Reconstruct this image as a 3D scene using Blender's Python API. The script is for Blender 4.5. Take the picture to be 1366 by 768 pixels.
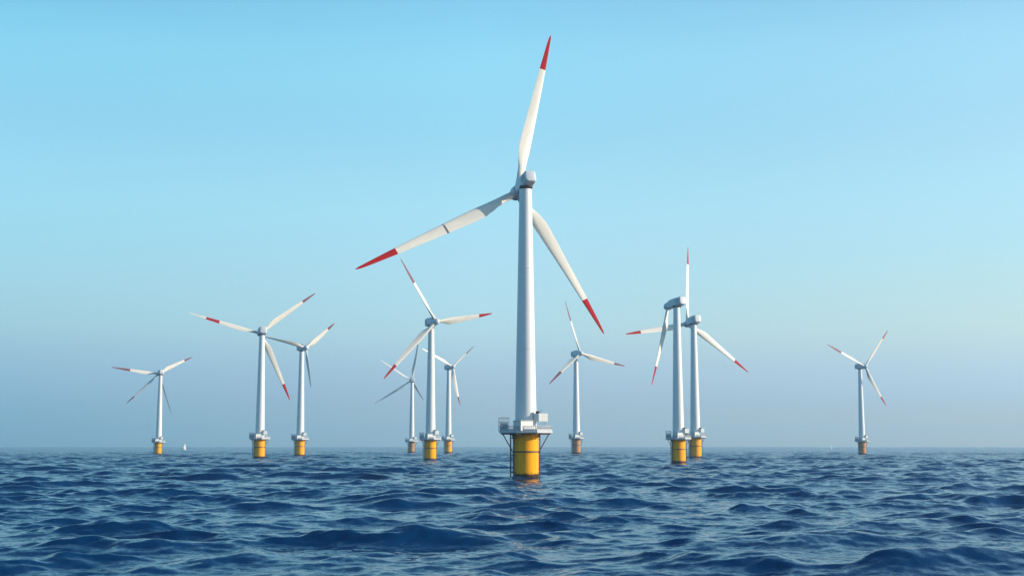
import bpy, bmesh, math, random
import numpy as np
from mathutils import Vector, Matrix, Quaternion

scene = bpy.context.scene
for o in list(bpy.data.objects):
    bpy.data.objects.remove(o)

# ------------------------------------------------------------------ camera
FOC, CX, CY, HORIZON, CAM_H = 1800.0, 683.0, 384.0, 592.5, 10.5   # in pixels of the 1366 px wide photograph
PITCH = math.atan((HORIZON - CY) / FOC)
cam_d = bpy.data.cameras.new('camera')
cam_d.sensor_width = 36.0
cam_d.lens = 36.0 * FOC / 1366.0
cam_d.clip_start = 0.5
cam_d.clip_end = 40000.0
cam = bpy.data.objects.new('camera', cam_d)
scene.collection.objects.link(cam)
cam.location = (0, 0, CAM_H)
cam.rotation_euler = (math.pi / 2 + PITCH, 0, 0)
scene.camera = cam

# ------------------------------------------------------------------ sky, sun, exposure
SUN_EL, SUN_AZ = math.radians(19.0), math.radians(94.0)     # azimuth clockwise from the view direction (+Y)
sun_dir = Vector((math.sin(SUN_AZ) * math.cos(SUN_EL), math.cos(SUN_AZ) * math.cos(SUN_EL), math.sin(SUN_EL)))
world = bpy.data.worlds.new("World")
scene.world = world
world.use_nodes = True
wn, wl = world.node_tree.nodes, world.node_tree.links
wn.clear()
w_out = wn.new('ShaderNodeOutputWorld')
w_bg = wn.new('ShaderNodeBackground')
w_sky = wn.new('ShaderNodeTexSky')
w_sky.sky_type = 'NISHITA'
w_sky.sun_disc = False
w_sky.sun_elevation = SUN_EL
w_sky.sun_rotation = SUN_AZ
w_sky.altitude = 0
w_sky.air_density = 1.0
w_sky.dust_density = 0.6
w_sky.ozone_density = 1.6
w_bg.inputs['Strength'].default_value = 0.12
# clear sea air: the blue of the sky by height above the horizon, a little paler towards the sun
w_tc = wn.new('ShaderNodeTexCoord')
w_sep = wn.new('ShaderNodeSeparateXYZ')
wl.new(w_tc.outputs['Generated'], w_sep.inputs[0])
SKY_AT = [0.000, 0.030, 0.080, 0.160, 0.230, 0.300, 0.62]
SKY_FAR = [(0.106, 0.235, 0.385), (0.106, 0.193, 0.35), (0.189, 0.25, 0.303), (0.273, 0.378, 0.369), (0.299, 0.437, 0.413), (0.278, 0.482, 0.448), (0.124, 0.255, 0.352)]
SKY_SUN = [(0.3, 0.269, 0.23), (0.199, 0.251, 0.405), (0.295, 0.316, 0.336), (0.358, 0.415, 0.391), (0.4, 0.468, 0.426), (0.399, 0.506, 0.457), (0.186, 0.306, 0.371)]
SKY_MID = [(0.258, 0.348, 0.451), (0.188, 0.25, 0.408), (0.269, 0.323, 0.38), (0.365, 0.448, 0.431), (0.371, 0.513, 0.47), (0.381, 0.578, 0.526), (0.176, 0.331, 0.424)]


def sky_ramp(cols):
    rp = wn.new('ShaderNodeValToRGB')
    while len(rp.color_ramp.elements) < len(SKY_AT):
        rp.color_ramp.elements.new(0.99)
    for e_, p_ in zip(rp.color_ramp.elements, SKY_AT):
        e_.position = p_
    for e_, c_ in zip(rp.color_ramp.elements, cols):
        e_.color = (*c_, 1)
    rp.color_ramp.interpolation = 'CARDINAL'
    wl.new(w_sep.outputs['Z'], rp.inputs['Fac'])
    return rp


w_prev = sky_ramp(SKY_FAR).outputs['Color']
for cols, x0, x1 in ((SKY_MID, -0.37, -0.02), (SKY_SUN, -0.02, 0.37)):
    w_mr = wn.new('ShaderNodeMapRange')
    w_mr.inputs['From Min'].default_value = x0
    w_mr.inputs['From Max'].default_value = x1
    wl.new(w_sep.outputs['X'], w_mr.inputs['Value'])
    w_side = wn.new('ShaderNodeMix'); w_side.data_type = 'RGBA'
    wl.new(w_mr.outputs[0], w_side.inputs['Factor'])
    wl.new(w_prev, w_side.inputs['A']); wl.new(sky_ramp(cols).outputs['Color'], w_side.inputs['B'])
    w_prev = w_side.outputs['Result']
w_x2 = wn.new('ShaderNodeVectorMath'); w_x2.operation = 'SCALE'
w_x2.inputs['Scale'].default_value = 3.0
wl.new(w_prev, w_x2.inputs[0])
w_m2 = wn.new('ShaderNodeVectorMath'); w_m2.operation = 'MULTIPLY'
wl.new(w_sky.outputs[0], w_m2.inputs[0]); wl.new(w_x2.outputs[0], w_m2.inputs[1])
wl.new(w_m2.outputs[0], w_bg.inputs['Color'])
wl.new(w_bg.outputs[0], w_out.inputs['Surface'])

sun_d = bpy.data.lights.new('sun', 'SUN')
sun_d.energy = 4.1
sun_d.angle = math.radians(0.6)
sun_d.color = (1.0, 0.86, 0.69)
sun = bpy.data.objects.new('sun', sun_d)
scene.collection.objects.link(sun)
sun.rotation_euler = sun_dir.to_track_quat('Z', 'Y').to_euler()
sun.location = (0, 0, 300)

vs = scene.view_settings
vs.view_transform = 'Standard'
vs.look = 'None'
vs.exposure = 0.5
vs.gamma = 1.0
vs.use_curve_mapping = False
try:
    scene.cycles.use_denoising = True
    scene.cycles.volume_bounces = 1
except Exception:
    pass

EARTH = 6.371e6        # radius of the curved sea sheet: sets how far away the horizon lies


# ------------------------------------------------------------------ materials
def new_mat(name):
    m = bpy.data.materials.new(name)
    m.use_nodes = True
    nt = m.node_tree
    return m, nt.nodes, nt.links, nt.nodes['Principled BSDF']


def paint(name, col, rough=0.45, dirt=0.12, scale=(0.6, 0.6, 0.08), dirt_col=None, metallic=0.0):
    """Painted metal with faint vertical streaks of dirt."""
    m, n, l, b = new_mat(name)
    tc = n.new('ShaderNodeTexCoord')
    mp = n.new('ShaderNodeMapping')
    mp.inputs['Scale'].default_value = scale
    nz = n.new('ShaderNodeTexNoise')
    nz.inputs['Scale'].default_value = 1.0
    nz.inputs['Detail'].default_value = 6.0
    nz.inputs['Roughness'].default_value = 0.65
    rp = n.new('ShaderNodeValToRGB')
    rp.color_ramp.elements[0].position = 0.35
    rp.color_ramp.elements[1].position = 0.75
    dc = dirt_col or tuple(c * (1 - dirt * 2) for c in col)
    rp.color_ramp.elements[0].color = (*col, 1)
    rp.color_ramp.elements[1].color = (*[c * (1 - dirt) + d * dirt for c, d in zip(col, dc)], 1)
    l.new(tc.outputs['Object'], mp.inputs['Vector'])
    l.new(mp.outputs[0], nz.inputs['Vector'])
    l.new(nz.outputs['Fac'], rp.inputs['Fac'])
    l.new(rp.outputs['Color'], b.inputs['Base Color'])
    b.inputs['Roughness'].default_value = rough
    b.inputs['Metallic'].default_value = metallic
    return m


def pile_paint(name, col):
    """Yellow marine paint: rust runs, and a band of dark growth at the waterline."""
    m, n, l, b = new_mat(name)
    tc = n.new('ShaderNodeTexCoord')
    mp = n.new('ShaderNodeMapping')
    mp.inputs['Scale'].default_value = (1.1, 1.1, 0.10)
    nz = n.new('ShaderNodeTexNoise')
    nz.inputs['Scale'].default_value = 1.0
    nz.inputs['Detail'].default_value = 5.0
    rp = n.new('ShaderNodeValToRGB')
    rp.color_ramp.elements[0].position = 0.52
    rp.color_ramp.elements[1].position = 0.78
    rp.color_ramp.elements[0].color = (*col, 1)
    rp.color_ramp.elements[1].color = (col[0] * 0.62, col[1] * 0.48, col[2] * 0.6 + 0.01, 1)
    l.new(tc.outputs['Object'], mp.inputs['Vector'])
    l.new(mp.outputs[0], nz.inputs['Vector'])
    l.new(nz.outputs['Fac'], rp.inputs['Fac'])
    sep = n.new('ShaderNodeSeparateXYZ')
    l.new(tc.outputs['Object'], sep.inputs[0])
    nz2 = n.new('ShaderNodeTexNoise')
    nz2.inputs['Scale'].default_value = 1.3
    l.new(tc.outputs['Object'], nz2.inputs['Vector'])
    ad = n.new('ShaderNodeMath'); ad.operation = 'MULTIPLY_ADD'
    l.new(nz2.outputs['Fac'], ad.inputs[0]); ad.inputs[1].default_value = 1.6
    l.new(sep.outputs['Z'], ad.inputs[2])
    mr = n.new('ShaderNodeMapRange')
    mr.inputs['From Min'].default_value = 2.0
    mr.inputs['From Max'].default_value = 2.7
    l.new(ad.outputs[0], mr.inputs['Value'])
    mx = n.new('ShaderNodeMix'); mx.data_type = 'RGBA'
    mx.inputs['A'].default_value = (0.055, 0.028, 0.016, 1)
    l.new(mr.outputs[0], mx.inputs['Factor'])
    l.new(rp.outputs['Color'], mx.inputs['B'])
    l.new(mx.outputs['Result'], b.inputs['Base Color'])
    b.inputs['Roughness'].default_value = 0.65
    b.inputs['Specular IOR Level'].default_value = 0.1
    return m


M_WHITE = paint('white_tower_paint', (0.71, 0.71, 0.70), 0.4, 0.22)
M_BLADE = paint('cream_blade_coat', (0.72, 0.665, 0.58), 0.45, 0.28, (0.5, 0.5, 0.12))
M_NAC = paint('pale_grey_shell', (0.58, 0.60, 0.62), 0.4, 0.2, (0.5, 0.5, 0.5))
M_RED = paint('red_blade_paint', (0.40, 0.006, 0.009), 0.7, 0.25, (0.8, 0.8, 0.3))
M_RED.node_tree.nodes['Principled BSDF'].inputs['Specular IOR Level'].default_value = 0.15
M_DULL = paint('hazed_red_paint', (0.20, 0.045, 0.055), 0.7, 0.35, (0.8, 0.8, 0.3))  # duller red for distant blade tips: haze mixed into the colour
M_YEL = pile_paint('yellow_marine_paint', (0.95, 0.395, 0.003))
M_PALE = pile_paint('weathered_pale_paint', (0.50, 0.25, 0.10))
M_STEEL = paint('galvanised_steel', (0.46, 0.48, 0.50), 0.5, 0.3, (1, 1, 1))
M_DARK = paint('rusty_steel_and_shade', (0.075, 0.055, 0.05), 0.6, 0.4, (1, 1, 1))
M_CAB = paint('white_cabinet_paint', (0.60, 0.61, 0.60), 0.45, 0.25, (0.7, 0.7, 0.3))
M_SEAM = paint('grey_seam_sealant', (0.10, 0.10, 0.11), 0.6, 0.2)
M_SAIL = paint('white_sailcloth', (0.6, 0.6, 0.59), 0.8, 0.06)


# ------------------------------------------------------------------ mesh helpers
def link(o):
    scene.collection.objects.link(o)
    return o


def mesh_obj(name, bm, mat, parent=None, smooth=True, kind=None):
    me = bpy.data.meshes.new(name)
    bmesh.ops.recalc_face_normals(bm, faces=bm.faces)
    bm.to_mesh(me)
    bm.free()
    me.materials.append(mat)
    if smooth:
        me.polygons.foreach_set('use_smooth', [True] * len(me.polygons))
        try:
            me.set_sharp_from_angle(angle=math.radians(38))
        except Exception:
            pass
    o = link(bpy.data.objects.new(name, me))
    if parent:
        o.parent = parent
    if kind:
        o['kind'] = kind
    return o


def loft(bm, rings, cap0=True, cap1=True):
    vr = [[bm.verts.new(p) for p in r] for r in rings]
    n = len(vr[0])
    for a, b in zip(vr, vr[1:]):
        for i in range(n):
            j = (i + 1) % n
            bm.faces.new((a[i], a[j], b[j], b[i]))
    if cap0:
        bm.faces.new(list(reversed(vr[0])))
    if cap1:
        bm.faces.new(vr[-1])


def lathe(bm, prof, seg=48, x=0, y=0, a0=0.0):
    loft(bm, [[(x + r * math.cos(a0 + 2 * math.pi * i / seg), y + r * math.sin(a0 + 2 * math.pi * i / seg), z)
               for i in range(seg)] for r, z in prof])


def tube(bm, p, q, r, seg=8, r2=None):
    p, q = Vector(p), Vector(q)
    d = (q - p).normalized()
    u = d.orthogonal().normalized()
    v = d.cross(u)
    r2 = r if r2 is None else r2
    loft(bm, [[c + (u * math.cos(2 * math.pi * i / seg) + v * math.sin(2 * math.pi * i / seg)) * rr
               for i in range(seg)] for c, rr in ((p, r), (q, r2))])


def box(bm, c, s, rz=0.0, bev=0.0):
    r = bmesh.ops.create_cube(bm, size=1.0)
    vs_ = r['verts']
    bmesh.ops.scale(bm, vec=s, verts=vs_)
    if bev:
        es = list({e for v in vs_ for e in v.link_edges})
        rb = bmesh.ops.bevel(bm, geom=es, offset=bev, segments=2, affect='EDGES')
        vs_ = list({v for f in rb['faces'] for v in f.verts} | {v for v in vs_ if v.is_valid})
    bmesh.ops.rotate(bm, cent=(0, 0, 0), matrix=Matrix.Rotation(rz, 3, 'Z'), verts=vs_)
    bmesh.ops.translate(bm, vec=c, verts=vs_)


def pixel_ray(x, y):
    u, v = (x - CX) / FOC, (CY - y) / FOC
    return Vector((u, math.cos(PITCH) - v * math.sin(PITCH), math.sin(PITCH) + v * math.cos(PITCH)))


def sea_point(x, y):
    """The spot on the mean sea surface seen at a place in the photograph."""
    r = pixel_ray(x, y)
    hz = math.hypot(r.x, r.y)
    b = r.z / hz
    a = 1 / (2 * EARTH)
    d = (-b - math.sqrt(max(b * b - 4 * a * CAM_H, 0))) / (2 * a)
    k = d / hz
    return Vector((r.x * k, r.y * k, -d * d * a))


# ------------------------------------------------------------------ the sea
def build_sea():
    rng = np.random.default_rng(11)
    SLOPE_BIG, SLOPE_CHOP, lift = 0.080, 0.072, None
    r = [3.0]
    while r[-1] < 13500:
        q = r[-1]
        if q < 75:
            d = max(0.4, q * 0.03)
        elif q < 200:
            d = 0.28
        elif q < 1500:
            d = 0.28 * (q / 200.0) ** 1.1
        else:
            d = 2.57 * (q / 1500.0) ** 2.2
        r.append(q + d)
    r = np.array(r)
    half = math.radians(27)
    fine = np.linspace(-half, half, 900)
    coarse = np.linspace(half, 2 * math.pi - half, 72)[1:-1]
    th = np.concatenate([fine, coarse])
    nr, nt = len(r), len(th)
    dr = np.gradient(r)
    X = (r[:, None] * np.sin(th)[None, :])
    Y = (r[:, None] * np.cos(th)[None, :])
    Z = -(r[:, None] ** 2) / (2 * EARTH) + np.zeros_like(X)
    dx = np.zeros_like(X); dy = np.zeros_like(X)
    dth = np.gradient(th)
    dth = np.maximum(dth, 1e-5)
    coarse_mask = np.ones(nt); coarse_mask[900:] = 0.0
    coarse_mask[:20] = np.linspace(0, 1, 20); coarse_mask[880:900] = np.linspace(1, 0, 20)
    # each wave group: direction, length, height; many short-crested trains added together
    NW = 130
    lam = 1.5 * (46 / 1.5) ** np.linspace(0, 1, NW)
    lam *= rng.uniform(0.93, 1.07, lam.size)
    per_oct = NW / math.log2(46 / 1.5)
    SWELL, BIG = np.zeros_like(X), 6.0
    var_big = 0.0
    for L in lam[::-1]:
        k = 2 * math.pi / L
        spread = 0.54 if L > 12 else 0.75
        ang = -math.pi / 2 + 0.20 + rng.normal(0, spread)       # rolling towards the viewer
        slope = SLOPE_BIG if L > BIG else SLOPE_CHOP
        if L > 24:
            slope *= (24 / L) ** 1.5
        A = slope / k * math.sqrt(2.0 / per_oct)
        kx, ky = k * math.cos(ang), k * math.sin(ang)
        ph0 = rng.uniform(0, 2 * math.pi)
        w = np.clip((L / dr - 2.5) / 2.0, 0, 1)                # fade what the grid cannot carry
        rows = np.nonzero(w > 0)[0]
        if rows.size == 0:
            continue
        e = rows[-1] + 1
        ph = kx * X[:e] + ky * Y[:e] + ph0
        W = (w[:e] * A)[:, None] * coarse_mask[None, :]
        s = np.sin(ph) * W
        if L > BIG:
            SWELL[:e] += np.cos(ph) * W
            var_big += A * A / 2
            c = 1.0
        else:
            if L + 0 <= BIG and lift is None:
                sg = math.sqrt(var_big)
                gust = sum(np.sin(gx * X + gy * Y + gp) for gx, gy, gp in ((0.045, 0.021, 0.3), (-0.031, 0.034, 1.7), (0.013, -0.026, 4.1), (0.071, -0.012, 2.2)))
                lift = (1 + 0.13 * gust) * (0.55 + 0.75 / (1 + np.exp(-1.6 * (SWELL / sg))))   # gusty patches, and the chop is rougher on the crests
            Z[:e] += np.cos(ph) * W * lift[:e]
            c = 0.7
        dx[:e] -= s * math.cos(ang) * c
        dy[:e] -= s * math.sin(ang) * c
    # real seas have peaked crests and wide flat troughs
    PEAK = 0.47
    q = SWELL / sg
    q = np.where(q > 1.4, 1.4 + 1.6 * np.tanh((q - 1.4) / 1.6), q)
    Z += sg * ((np.exp(PEAK * q) - 1) / PEAK - PEAK / 2)
    # the steeper crests that stand out of the chop
    CRESTS = [((235, 718), 11.0, 1.7, 0.10), ((330, 716), 6.0, 1.1, -0.15), ((449, 716), 4.6, 1.7, 0.0), ((735, 704), 6.0, 1.7, -0.1), ((640, 700), 5.0, 0.9, 0.2),
              ((1036, 662), 4.5, 1.5, 0.0), ((238, 650), 6.0, 1.2, 0.1), ((545, 672), 7.0, 1.0, -0.1), ((1070, 686), 9.0, 1.1, 0.1), ((60, 682), 8.0, 1.1, 0.15),
              ((840, 668), 7.0, 0.9, 0.1), ((1160, 712), 6.0, 1.2, 0.2), ((1300, 705), 6.0, 1.0, -0.1), ((320, 742), 4.0, 0.9, 0.1), ((90, 752), 5.0, 1.0, 0.0),
              ((860, 748), 5.0, 1.2, 0.2), ((1010, 742), 4.0, 0.9, -0.2), ((690, 758), 4.5, 1.2, 0.0), ((1240, 690), 5.0, 0.9, 0.0), ((470, 668), 6.0, 0.8, 0.1)]
    for (px, py), wx, hgt, skew in CRESTS:
        c = sea_point(px, py)
        sel = np.nonzero((r > c.y - 40) & (r < c.y + 60))[0]
        a0, a1 = sel[0], sel[-1] + 1
        u = X[a0:a1] - c.x
        v = Y[a0:a1] - c.y + skew * u + 0.5 * np.sin(u * 0.9 + px)
        env = 0.8 * np.exp(-np.abs(u / wx) ** 1.4)
        prof = np.where(v < 0, np.exp(-(np.abs(v) / 2.0) ** 1.0), np.exp(-(np.abs(v) / 4.5) ** 1.0))
        Z[a0:a1] += hgt * env * prof - 0.25 * hgt * env * np.exp(-((v + 6) / 4.0) ** 2)
    far_calm = np.interp(r, [250, 900, 2500, 5000], [1, 0.85, 0.5, 0.15])[:, None]
    base = -(r[:, None] ** 2) / (2 * EARTH)
    Z = base + (Z - base) * far_calm
    X = X + dx; Y = Y + dy
    co = np.stack([X, Y, Z], -1).reshape(-1, 3)
    centre = np.array([[0, 0, 0.0]])
    co = np.concatenate([co, centre]).astype(np.float32)
    i = np.arange(nr - 1)[:, None] * nt
    j = np.arange(nt)[None, :]
    j2 = (j + 1) % nt
    quads = np.stack([i + j, i + nt + j, i + nt + j2, i + j2], -1).reshape(-1, 4)
    tris = np.stack([np.full(nt, nr * nt), np.arange(nt), (np.arange(nt) + 1) % nt], -1)
    me = bpy.data.meshes.new('sea')
    nq, ntr = len(quads), len(tris)
    me.vertices.add(len(co))
    me.vertices.foreach_set('co', co.ravel())
    loops = np.concatenate([quads.ravel(), tris.ravel()]).astype(np.int32)
    me.loops.add(len(loops))
    me.loops.foreach_set('vertex_index', loops)
    me.polygons.add(nq + ntr)
    starts = np.concatenate([np.arange(nq) * 4, nq * 4 + np.arange(ntr) * 3]).astype(np.int32)
    me.polygons.foreach_set('loop_start', starts)
    me.update(calc_edges=True)
    me.polygons.foreach_set('use_smooth', np.ones(nq + ntr, dtype=bool))
    me.validate()
    o = link(bpy.data.objects.new('sea', me))
    o['kind'] = 'structure'

    m, n, l, b = new_mat('sea_water')
    b.inputs['Base Color'].default_value = (0.001, 0.026, 0.084, 1)
    b.inputs['Specular IOR Level'].default_value = 0.34
    b.inputs['Specular Tint'].default_value = (0.72, 0.93, 1.0, 1)
    b.inputs['Roughness'].default_value = 0.12
    b.inputs['IOR'].default_value = 1.333
    geo = n.new('ShaderNodeNewGeometry')
    prev = geo.outputs['Normal']
    # far off, the chop too fine for the mesh grid lives in the normals instead
    ln = n.new('ShaderNodeVectorMath'); ln.operation = 'LENGTH'
    l.new(geo.outputs['Position'], ln.inputs[0])
    lod = n.new('ShaderNodeMapRange')
    lod.inputs['From Min'].default_value = 350.0
    lod.inputs['From Max'].default_value = 3000.0
    lod.inputs['To Min'].default_value = 1.0
    lod.inputs['To Max'].default_value = 8.0
    l.new(ln.outputs['Value'], lod.inputs['Value'])
    for sc, stren, det in (((0.30, 0.50, 0.3), 0.30, 3.0), ((1.6, 2.4, 1.5), 0.32, 3.0)):
        mp = n.new('ShaderNodeMapping')
        mp.inputs['Scale'].default_value = sc
        nz = n.new('ShaderNodeTexNoise')
        nz.inputs['Scale'].default_value = 1.0
        nz.inputs['Detail'].default_value = det
        nz.inputs['Roughness'].default_value = 0.55
        l.new(geo.outputs['Position'], mp.inputs['Vector'])
        l.new(mp.outputs[0], nz.inputs['Vector'])
        sb = n.new('ShaderNodeVectorMath'); sb.operation = 'SUBTRACT'
        sb.inputs[1].default_value = (0.5, 0.5, 0.5)
        l.new(nz.outputs['Color'], sb.inputs[0])
        ml = n.new('ShaderNodeVectorMath'); ml.operation = 'MULTIPLY'
        ml.inputs[1].default_value = (stren, stren, 0.0)
        l.new(sb.outputs[0], ml.inputs[0])
        sf = n.new('ShaderNodeVectorMath'); sf.operation = 'SCALE'
        l.new(ml.outputs[0], sf.inputs[0]); l.new(lod.outputs[0], sf.inputs['Scale'])
        ml = sf
        ad = n.new('ShaderNodeVectorMath'); ad.operation = 'ADD'
        l.new(prev, ad.inputs[0]); l.new(ml.outputs[0], ad.inputs[1])
        prev = ad.outputs[0]
    nm = n.new('ShaderNodeVectorMath'); nm.operation = 'NORMALIZE'
    l.new(prev, nm.inputs[0])
    l.new(nm.outputs[0], b.inputs['Normal'])
    me.materials.append(m)
    return o


build_sea()

# ------------------------------------------------------------------ haze: one closed box of air round the whole scene
bm = bmesh.new()
box(bm, (0, 0, 83.0), (28000, 28000, 204.0))
mh = bpy.data.materials.new('sea_haze')
mh.use_nodes = True
hn, hl = mh.node_tree.nodes, mh.node_tree.links
hn.clear()
h_out = hn.new('ShaderNodeOutputMaterial')
h_vol = hn.new('ShaderNodeVolumePrincipled')
h_vol.inputs['Color'].default_value = (0.46, 0.73, 0.94, 1)
h_vol.inputs['Density'].default_value = 0.00009
h_vol.inputs['Anisotropy'].default_value = 0.3
hl.new(h_vol.outputs[0], h_out.inputs['Volume'])
haze = mesh_obj('haze', bm, mh, smooth=False, kind='stuff')

# ------------------------------------------------------------------ wind turbine parts (built once at full size, hub 94 m up)
HUB_Z, DECK_Z, BLADE_L = 92.8, 14.6, 54.0
OVERHANG = 7.6


def blade_ring(f, width=1.0, bend=0.0):
    """One cross-section of a blade at the fraction f of its length."""
    keys = [(0.0, 2.4, 1.0, 24), (0.05, 2.5, 1.0, 24), (0.11, 3.0, 0.66, 23), (0.17, 4.0, 0.38, 20), (0.23, 4.75, 0.27, 16),
            (0.32, 4.5, 0.22, 12), (0.5, 3.55, 0.19, 7), (0.76, 2.35, 0.17, 2.5), (0.92, 1.35, 0.15, 0), (0.985, 0.75, 0.15, 0), (1.0, 0.3, 0.14, 0)]
    for (f0, c0, t0, w0), (f1, c1, t1, w1) in zip(keys, keys[1:]):
        if f <= f1 + 1e-9:
            u = (f - f0) / (f1 - f0)
            u = u * u * (3 - 2 * u) if f1 < 0.3 else u
            c, t, w = c0 + (c1 - c0) * u, t0 + (t1 - t0) * u, w0 + (w1 - w0) * u
            break
    rnd = min(1.0, max(0.0, (t - 0.3) / 0.7))
    n = 20
    pts = []
    tw = math.radians(w)
    for i in range(n):
        a = 2 * math.pi * i / n
        x = 0.5 * math.cos(a)
        ci = 0.5 * math.sin(a)
        xx = x + 0.5
        foil = 0.5 * math.copysign(1, math.sin(a)) * (5 * (0.2969 * math.sqrt(max(1 - xx, 0)) - 0.126 * (1 - xx) - 0.3516 * (1 - xx) ** 2
                + 0.2843 * (1 - xx) ** 3 - 0.1015 * (1 - xx) ** 4)) * 2 if abs(math.sin(a)) > 1e-6 else 0.0
        yy = (ci * rnd + foil * (1 - rnd)) * t * c
        px = (x + 0.2 * (1 - rnd) * -1) * c
        # leading edge on +X, trailing edge on -X
        X = px * math.cos(tw) - yy * math.sin(tw)
        Yv = px * math.sin(tw) + yy * math.cos(tw)
        z = 1.4 + (BLADE_L - 1.4) * f
        pts.append((X * width + bend * f * f, Yv * width + 1.6 * f * f, z))
    return pts


def fr(a, b, n):
    return [a + (b - a) * i / n for i in range(n + 1)]


def make_blade(tip_from=0.76, band=None, bend=0.0, red=None):
    bm = bmesh.new()
    if band:
        loft(bm, [blade_ring(f, 1, bend) for f in fr(0, band[0], 26)])
        loft(bm, [blade_ring(f, 1, bend) for f in fr(band[1] + 1e-4, 1.0, 10)])
    else:
        loft(bm, [blade_ring(f, 1, bend) for f in fr(0, tip_from, 32)])
    o = mesh_obj('blade', bm, M_BLADE)
    if band or tip_from < 1:
        a, b_ = band if band else (tip_from, 1.0)
        bm = bmesh.new()
        loft(bm, [blade_ring(f, 1, bend) for f in fr(a + 1e-4, b_, 12)])
        mesh_obj('red_band' if band else 'red_tip', bm, red or M_RED, o)
    return o


def copy_tree(o, parent=None):
    c = o.copy()
    link(c)
    c.parent = parent
    for ch in [x for x in bpy.data.objects if x.parent == o]:
        copy_tree(ch, c)
    return c


def octagon(rx, ry, z, n=8, rot=math.pi / 8):
    return [(rx * math.cos(rot + 2 * math.pi * i / n), ry * math.sin(rot + 2 * math.pi * i / n), z) for i in range(n)]


def build_fixed(root, pile_mat):
    """Foundation, platform and tower of one turbine."""
    # foundation pile
    bm = bmesh.new()
    lathe(bm, [(3.98, -4), (3.98, 13.0), (4.12, 13.15), (4.12, 13.9), (3.9, 14.2), (3.9, DECK_Z - 0.42)], 56)
    pile = mesh_obj('foundation', bm, pile_mat, root)
    bm = bmesh.new()
    lathe(bm, [(4.0, 8.05), (4.22, 8.1), (4.22, 8.45), (4.0, 8.5)], 56)
    mesh_obj('brace_ring', bm, M_DARK, pile)
    bm = bmesh.new()                                       # boat landing with its ladder
    for ax in (-4.75, -3.75):
        tube(bm, (ax, -2.6, -2.5), (ax, -2.6, DECK_Z - 0.5), 0.20, 8)
    for k in range(26):
        z = 0.2 + k * 0.55
        tube(bm, (-4.75, -2.6, z), (-3.75, -2.6, z), 0.06, 6)
    for z in (2.0, 7.2, 12.4):
        tube(bm, (-4.75, -2.6, z), (-3.2, -1.9, z), 0.13, 6)
        tube(bm, (-3.75, -2.6, z), (-2.9, -2.4, z), 0.13, 6)
    mesh_obj('ladder', bm, M_DARK, pile)
    bm = bmesh.new()                                       # cable tube on the other side
    tube(bm, (4.35, -1.2, -2.5), (4.35, -1.2, DECK_Z - 0.5), 0.17, 8)
    for z in (3.0, 8.0, 12.0):
        tube(bm, (4.35, -1.2, z), (3.6, -1.0, z), 0.10, 6)
    mesh_obj('cable_pipe', bm, M_DARK, pile)

    # platform
    bm = bmesh.new()
    loft(bm, [octagon(8.9, 9.8, DECK_Z - 0.60), octagon(8.9, 9.8, DECK_Z)])
    for k in range(8):
        a = math.pi / 8 + math.pi / 4 * k
        tube(bm, (3.95 * math.cos(a), 3.95 * math.sin(a), DECK_Z - 0.82), (8.3 * math.cos(a), 7.8 * math.sin(a), DECK_Z - 0.82), 0.24, 6)
    plat = mesh_obj('platform', bm, M_STEEL, root, smooth=False)
    bm = bmesh.new()
    o8 = octagon(8.7, 9.6, DECK_Z)
    for k in range(8):
        p, q = Vector(o8[k]), Vector(o8[(k + 1) % 8])
        for h in (0.5, 1.0, 1.5):
            tube(bm, p + Vector((0, 0, h)), q + Vector((0, 0, h)), 0.075, 6)
        for u in (i / 12 for i in range(12)):
            c = p.lerp(q, u)
            tube(bm, c, c + Vector((0, 0, 1.5)), 0.06, 6)
        mid = (p + q) / 2
        an = math.atan2(q.y - p.y, q.x - p.x)
        box(bm, (mid.x, mid.y, DECK_Z + 0.22), ((q - p).length, 0.05, 0.40), an)
    mesh_obj('railing', bm, M_STEEL, plat, smooth=False)
    bm = bmesh.new()                                       # tall cage on the shaded side
    for X0, X1, Y0, Y1 in ((-8.4, -5.2, -3.0, 0.6),):
        for x in np.arange(X0, X1 + 0.01, 0.4):
            for y in (Y0, Y1):
                tube(bm, (x, y, DECK_Z), (x, y, DECK_Z + 4.1), 0.07, 5)
        for y in np.arange(Y0, Y1 + 0.01, 0.45):
            for x in (X0, X1):
                tube(bm, (x, y, DECK_Z), (x, y, DECK_Z + 4.1), 0.07, 5)
        for z in (0.15, 1.4, 2.7, 4.1):
            for (a, b_) in (((X0, Y0), (X1, Y0)), ((X1, Y0), (X1, Y1)), ((X1, Y1), (X0, Y1)), ((X0, Y1), (X0, Y0))):
                tube(bm, (*a, DECK_Z + z), (*b_, DECK_Z + z), 0.09, 5)
        box(bm, ((X0 + X1) / 2, (Y0 + Y1) / 2, DECK_Z + 1.25), (2.2, 2.4, 2.4), 0, 0.06)
    mesh_obj('equipment_cage', bm, M_STEEL, plat, smooth=False)
    bm = bmesh.new()                                       # cabinet turned corner-on in front of the tower
    box(bm, (-0.9, -6.45, DECK_Z + 1.5), (5.0, 3.6, 3.0), math.radians(40), 0.08)
    box(bm, (-0.9, -6.45, DECK_Z + 3.08), (5.3, 3.9, 0.14), math.radians(40), 0.03)
    mesh_obj('cabinet', bm, M_CAB, plat, smooth=False)
    bm = bmesh.new()                                       # raised white cabinet on a frame
    for x in (3.0, 6.3):
        for y in (-3.8, -1.6):
            tube(bm, (x, y, DECK_Z), (x, y, DECK_Z + 2.9), 0.12, 6)
    tube(bm, (3.0, -3.8, DECK_Z + 0.3), (6.3, -3.8, DECK_Z + 2.7), 0.08, 6)
    box(bm, (4.65, -2.7, DECK_Z + 4.15), (3.5, 2.6, 2.5), math.radians(32), 0.1)
    cab = mesh_obj('raised_cabinet', bm, M_CAB, plat, smooth=False)
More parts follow.
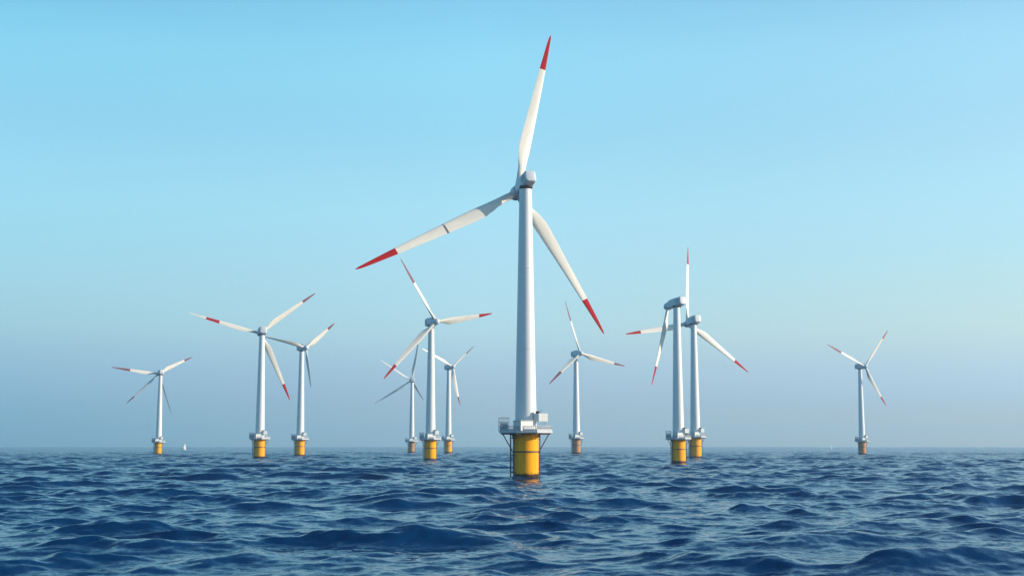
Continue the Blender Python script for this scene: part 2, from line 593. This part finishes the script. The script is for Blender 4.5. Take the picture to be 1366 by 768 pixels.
    bm = bmesh.new()
    box(bm, (3.6, -2.7, DECK_Z + 5.75), (1.2, 1.0, 0.7), 0, 0.05)
    tube(bm, (4.6, -2.7, DECK_Z + 5.4), (4.6, -2.7, DECK_Z + 6.6), 0.06, 6)
    mesh_obj('beacon', bm, M_DARK, cab, smooth=False)
    for k, (a) in enumerate((180, 0, 128, 52)):
        a = math.radians(a)
        bm = bmesh.new()
        tube(bm, (4.1 * math.cos(a), 4.1 * math.sin(a), 8.3), (7.4 * math.cos(a), 7.0 * math.sin(a), DECK_Z - 0.45), 0.16, 8)
        mesh_obj('brace', bm, M_DARK, plat)

    # tower
    bm = bmesh.new()
    prof = [(3.55, DECK_Z + 0.004), (3.55, DECK_Z + 0.35), (3.40, DECK_Z + 0.4)]
    z0, z1, r0, r1 = DECK_Z + 0.4, HUB_Z - 2.0, 3.40, 1.95
    for k in range(1, 4):
        z = z0 + (z1 - z0) * k / 3
        r = r0 + (r1 - r0) * k / 3
        if k < 3:
            prof += [(r + 0.002, z - 0.12), (r + 0.07, z - 0.1), (r + 0.07, z + 0.1), (r, z + 0.12)]
        else:
            prof += [(r, z)]
    lathe(bm, prof, 64)
    mesh_obj('tower', bm, M_WHITE, root)


def rrect(y, w, h, rad, zc, n=28):
    """Rounded rectangle section of the nacelle, across the axis at y."""
    pts = []
    p = 2 + 6 * (1 - rad)
    for i in range(n):
        a = 2 * math.pi * i / n + math.pi / n
        c, s = math.cos(a), math.sin(a)
        pts.append((w / 2 * math.copysign(abs(c) ** (2 / p), c), y, zc + h / 2 * math.copysign(abs(s) ** (2 / p), s)))
    return pts


def build_nacelle(root):
    bm = bmesh.new()
    loft(bm, [rrect(-5.0, 3.0, 3.0, 0.3, 0.15), rrect(-4.85, 3.6, 3.6, 0.3, 0.1), rrect(-4.4, 4.0, 4.0, 0.25, 0.05), rrect(0, 4.3, 4.3, 0.2, 0),
              rrect(3.0, 4.1, 4.2, 0.35, 0), rrect(4.9, 3.7, 3.8, 0.7, 0), rrect(5.6, 3.3, 3.4, 1.0, 0)])
    nac = mesh_obj('nacelle', bm, M_NAC, root)
    bm = bmesh.new()
    lathe(bm, [(2.0, -2.4), (2.0, -2.05), (2.2, -2.0), (2.2, -1.4)], 32)
    mesh_obj('yaw_ring', bm, M_DARK, nac)  # dark colour stands in for the shade under the nacelle
    for s in (-1, 1):
        bm = bmesh.new()
        box(bm, (s * 2.11, -2.6, 0), (0.06, 2.8, 1.9))
        for k in range(6):
            box(bm, (s * 2.14, -2.6, -0.75 + 0.3 * k), (0.10, 2.6, 0.10))
        mesh_obj('louvre', bm, M_STEEL, nac, smooth=False)
    bm = bmesh.new()
    tube(bm, (0.8, -3.6, 1.9), (0.8, -3.6, 3.3), 0.05, 6)
    tube(bm, (0.3, -3.6, 3.2), (1.3, -3.6, 3.2), 0.04, 6)
    mesh_obj('wind_vane', bm, M_STEEL, nac, smooth=False)
    return nac


def build_hub(root):
    bm = bmesh.new()
    prof = [(1.2, -2.0), (1.75, -1.9), (1.95, -1.2), (2.05, 0), (1.95, 0.9), (1.6, 1.8), (1.0, 2.4), (0.4, 2.7), (0.05, 2.75)]
    loft(bm, [[(r * math.cos(2 * math.pi * i / 32), y, r * math.sin(2 * math.pi * i / 32)) for i in range(32)] for r, y in prof])
    return mesh_obj('hub', bm, M_NAC, root)


def children(o):
    return [c for c in bpy.data.objects if c.parent == o]


PROTO = {}


def turbine(label, base, top, yaw, tilt, blades, pale=False, towards=False, bulk=1.3):
    """base: waterline, top: hub level in the photograph; blades: (tip, kind, pitch, thickness)."""
    P = sea_point(*base)
    d = math.hypot(P.x, P.y)
    r = pixel_ray(*top)
    S = (CAM_H + d * r.z / math.hypot(r.x, r.y) - P.z) / (HUB_Z + 0.6)
    root = link(bpy.data.objects.new('wind_turbine', None))
    root.empty_display_size = 5
    root.location = P
    root.scale = (S, S, S)
    root['label'] = label
    root['category'] = 'wind turbine'
    root['group'] = 'wind turbines standing in the sea'
    key = 'pale' if pale else 'yellow'
    if key not in PROTO:
        build_fixed(root, M_PALE if pale else M_YEL)
        PROTO[key] = root
    else:
        for c in children(PROTO[key]):
            if c.name.split('.')[0] in ('foundation', 'platform', 'tower'):
                cc = copy_tree(c, root)
                if c.name.startswith('platform'):
                    cc.scale = (0.86, 0.86, 1.0)
    if 'nacelle' not in PROTO:
        PROTO['nacelle'] = build_nacelle(root)
        PROTO['hub'] = build_hub(root)
        nac, hub = PROTO['nacelle'], PROTO['hub']
    else:
        nac = copy_tree(PROTO['nacelle'], root)
        hub = copy_tree(PROTO['hub'], root)
    yw, tl = math.radians(yaw), math.radians(tilt)
    a = Vector((math.sin(yw) * math.cos(tl), (-1 if towards else 1) * math.cos(yw) * math.cos(tl), math.sin(tl)))
    xa = a.cross(Vector((0, 0, 1))).normalized()
    za = xa.cross(a)
    rot = Matrix((xa, a, za)).transposed()
    ctr = Vector((0, 0, HUB_Z + 0.35))
    nac.location = ctr + Vector((0, 0, (bulk - 1) * 2.0))
    nac.scale = (bulk, bulk if bulk < 1.2 else 1.1, bulk)
    hub.scale = (max(1.1, min(bulk, 1.15)),) * 3
    nac.rotation_euler = rot.to_euler()
    hl_ = ctr + a * OVERHANG
    hub.location = hl_
    hub.rotation_euler = rot.to_euler()
    hw = P + hl_ * S
    for tip, kind, pitch, wid in blades:
        rr = pixel_ray(*tip)
        o = Vector((0, 0, CAM_H))
        k = (hw - o).dot(a) / rr.dot(a)
        v = (o + rr * k - hw) / S
        L = v.length
        if kind not in PROTO:
            PROTO[kind] = {'red': lambda: make_blade(0.76), 'long': lambda: make_blade(0.60, red=M_DULL), 'dull': lambda: make_blade(0.76, red=M_DULL), 'plain': lambda: make_blade(1.0),
                           'band': lambda: make_blade(band=(0.56, 0.75)), 'bent': lambda: make_blade(1.0, bend=-9.0)}[kind]()
            b = PROTO[kind]
            b.parent = root
        else:
            b = copy_tree(PROTO[kind], root)
        z = v.normalized()
        x = a.cross(z).normalized()
        y = z.cross(x)
        b.location = hl_
        b.rotation_euler = (Matrix((x, y, z)).transposed() @ Matrix.Rotation(math.radians(pitch), 3, 'Z')).to_euler()
        b.scale = (wid, wid, L / BLADE_L)
        if __debug__ and False: print('TURB %-8s S=%.2f d=%.0f L=%.1f' % (label[:8], S, d, L))
    return root


TURBINES = [
    dict(label='large nearest white wind turbine with wide yellow base and platform at centre', base=(701.5, 638), top=(701.5, 242), yaw=-22, tilt=-17, bulk=0.94,
         blades=[((737, 45), 'red', 0, .92), ((476, 356), 'red', 0, .94), ((808, 443), 'red', 0, .92)]),
    dict(label='small four-bladed turbine farthest to the left', base=(211, 606), top=(213, 497), yaw=-30, tilt=-4,
         blades=[((149, 489), 'long', 0, .9), ((257, 476), 'dull', 0, 1), ((168, 537), 'dull', 40, .8), ((228, 553), 'plain', 60, .6)]),
    dict(label='turbine with a red band part way along its left blade', base=(346, 611), top=(348, 442), yaw=-22, tilt=-4,
         blades=[((252, 416), 'band', 10, .8), ((422, 391), 'dull', 15, .9), ((387, 533), 'red', 0, 1)]),
    dict(label='shorter turbine just right of the one with the red-banded blade', base=(400, 608), top=(402, 464), yaw=35, tilt=0, towards=True,
         blades=[((350, 447), 'plain', -60, .8), ((445, 431), 'dull', 0, 1), ((416, 517), 'plain', 60, .7)]),
    dict(label='mid-size turbine under the red tip of the big left blade, one blade pointing right', base=(574, 614), top=(573.8, 430), yaw=28, tilt=2, towards=True,
         blades=[((532, 345), 'long', 22, .8), ((655, 418), 'red', 0, 1), ((511, 506), 'red', 10, .9)]),
    dict(label='small grey-bladed turbine with one curved blade, behind and left of a bigger one', base=(549, 603.5), top=(549, 507), yaw=-12, tilt=2, pale=True,
         blades=[((508, 479), 'plain', 45, .7), ((499, 538), 'plain', 20, .8), ((564, 534), 'plain', 45, .8), ((564, 446), 'bent', -50, .9)]),
    dict(label='small turbine close behind and to the right of the tower with the right-pointing blade', base=(598, 604), top=(597.5, 490), yaw=38, tilt=4, towards=True,
         blades=[((562, 465), 'plain', 0, .9), ((632, 460), 'long', 40, .8), ((613, 541), 'dull', 0, 1)]),
    dict(label='turbine with a pale brown weathered base right of the large central one', base=(769, 605), top=(768, 472), yaw=30, tilt=4, towards=True, pale=True,
         blades=[((752, 401), 'long', 22, .8), ((832, 488), 'dull', 0, 1), ((732, 513), 'long', 20, .85)]),
    dict(label='turbine with only one blade in view, hanging down left of its thick tower', base=(905.5, 618), top=(901.5, 404), yaw=-34, tilt=-8, bulk=1.19,
         blades=[((871, 513), 'red', -8, .68)]),
    dict(label='turbine behind the thick tower with one blade straight up and one down right', base=(928, 611), top=(923, 428), yaw=-28, tilt=-9,
         blades=[((920, 329), 'red', 18, .9), ((1000, 496), 'red', 0, 1), ((836, 444), 'red', 10, 1)]),
    dict(label='lone small turbine farthest to the right', base=(1150.5, 606), top=(1149, 489), yaw=30, tilt=0, towards=True, pale=True,
         blades=[((1101, 459), 'long', 12, .9), ((1183, 440), 'red', 10, .9), ((1181, 541), 'red', 0, .95)]),
]
for t in TURBINES:
    turbine(**t)

# the seam round the left blade of the nearest turbine
near = [o for o in bpy.data.objects if o.name == 'wind_turbine'][0]
left_blade = [b for b in children(near) if b.name.startswith('blade')][1]
bm = bmesh.new()
loft(bm, [[(x * 1.03, y * 1.06, z) for x, y, z in blade_ring(f)] for f in (0.452, 0.464)])
mesh_obj('blade_seam', bm, M_SEAM, left_blade)


# ------------------------------------------------------------------ sailing boats on the horizon
def sailboat(px, dist, h, label, heel):
    x = (px - CX) / FOC * dist
    root = link(bpy.data.objects.new('sailboat', None))
    root.location = (x, dist, -(x * x + dist * dist) / (2 * EARTH))
    root.rotation_euler = (0, math.radians(heel), math.radians(72))
    root['label'] = label
    root['category'] = 'sailboat'
    root['group'] = 'white sailing boats on the horizon'
    s = h / 14.0
    root.scale = (s, s, s)
    bm = bmesh.new()
    rings = []
    for u in fr(0, 1, 12):
        xx = -5.0 + 10.5 * u
        w = 1.7 * (math.sin(math.pi * min(1, 0.32 + 0.68 * u)) ** 0.7) + 0.03
        sh = 1.15 + 0.5 * u * u
        rings.append([(xx, -w, sh), (xx, -w * 0.92, 0.4), (xx, -w * 0.5, -0.4), (xx, 0, -0.7), (xx, w * 0.5, -0.4), (xx, w * 0.92, 0.4), (xx, w, sh), (xx, 0, sh + 0.08)])
    loft(bm, rings)
    box(bm, (-0.6, 0, 1.75), (3.6, 1.8, 0.7), 0, 0.15)
    mesh_obj('hull', bm, M_CAB, root)
    bm = bmesh.new()
    tube(bm, (0.9, 0, 1.2), (0.9, 0, 14.0), 0.09, 8, 0.06)
    tube(bm, (0.9, 0, 2.4), (-4.2, 0.5, 2.4), 0.08, 8)
    mesh_obj('mast', bm, M_STEEL, root)
    for nm, A, B, C in (('mainsail', (0.8, 0, 2.6), (-4.1, 0.5, 2.6), (0.8, 0, 13.7)), ('jib', (5.2, 0, 1.9), (0.6, 0.7, 2.1), (1.0, 0, 12.4))):
        bm = bmesh.new()
        A, B, C = Vector(A), Vector(B), Vector(C)
        rows = []
        for i in range(9):
            u = i / 8 * 0.97
            p, q = A.lerp(C, u), B.lerp(C, u)
            row = [p.lerp(q, j / 6) + Vector((0, 0.7 * math.sin(math.pi * j / 6) * (1 - u), 0)) for j in range(7)]
            rows.append(row + [c + Vector((0, 0.03, 0)) for c in reversed(row)])
        loft(bm, rows)
        mesh_obj(nm, bm, M_SAIL, root)
    return root


sailboat(249.5, 2900, 15, 'tiny white sailboat on the horizon beside the far left turbine', 4)
sailboat(1106.5, 3100, 13, 'tiny pale sailboat on the horizon left of the lone far right turbine', 4)
bpy.context.view_layer.update()
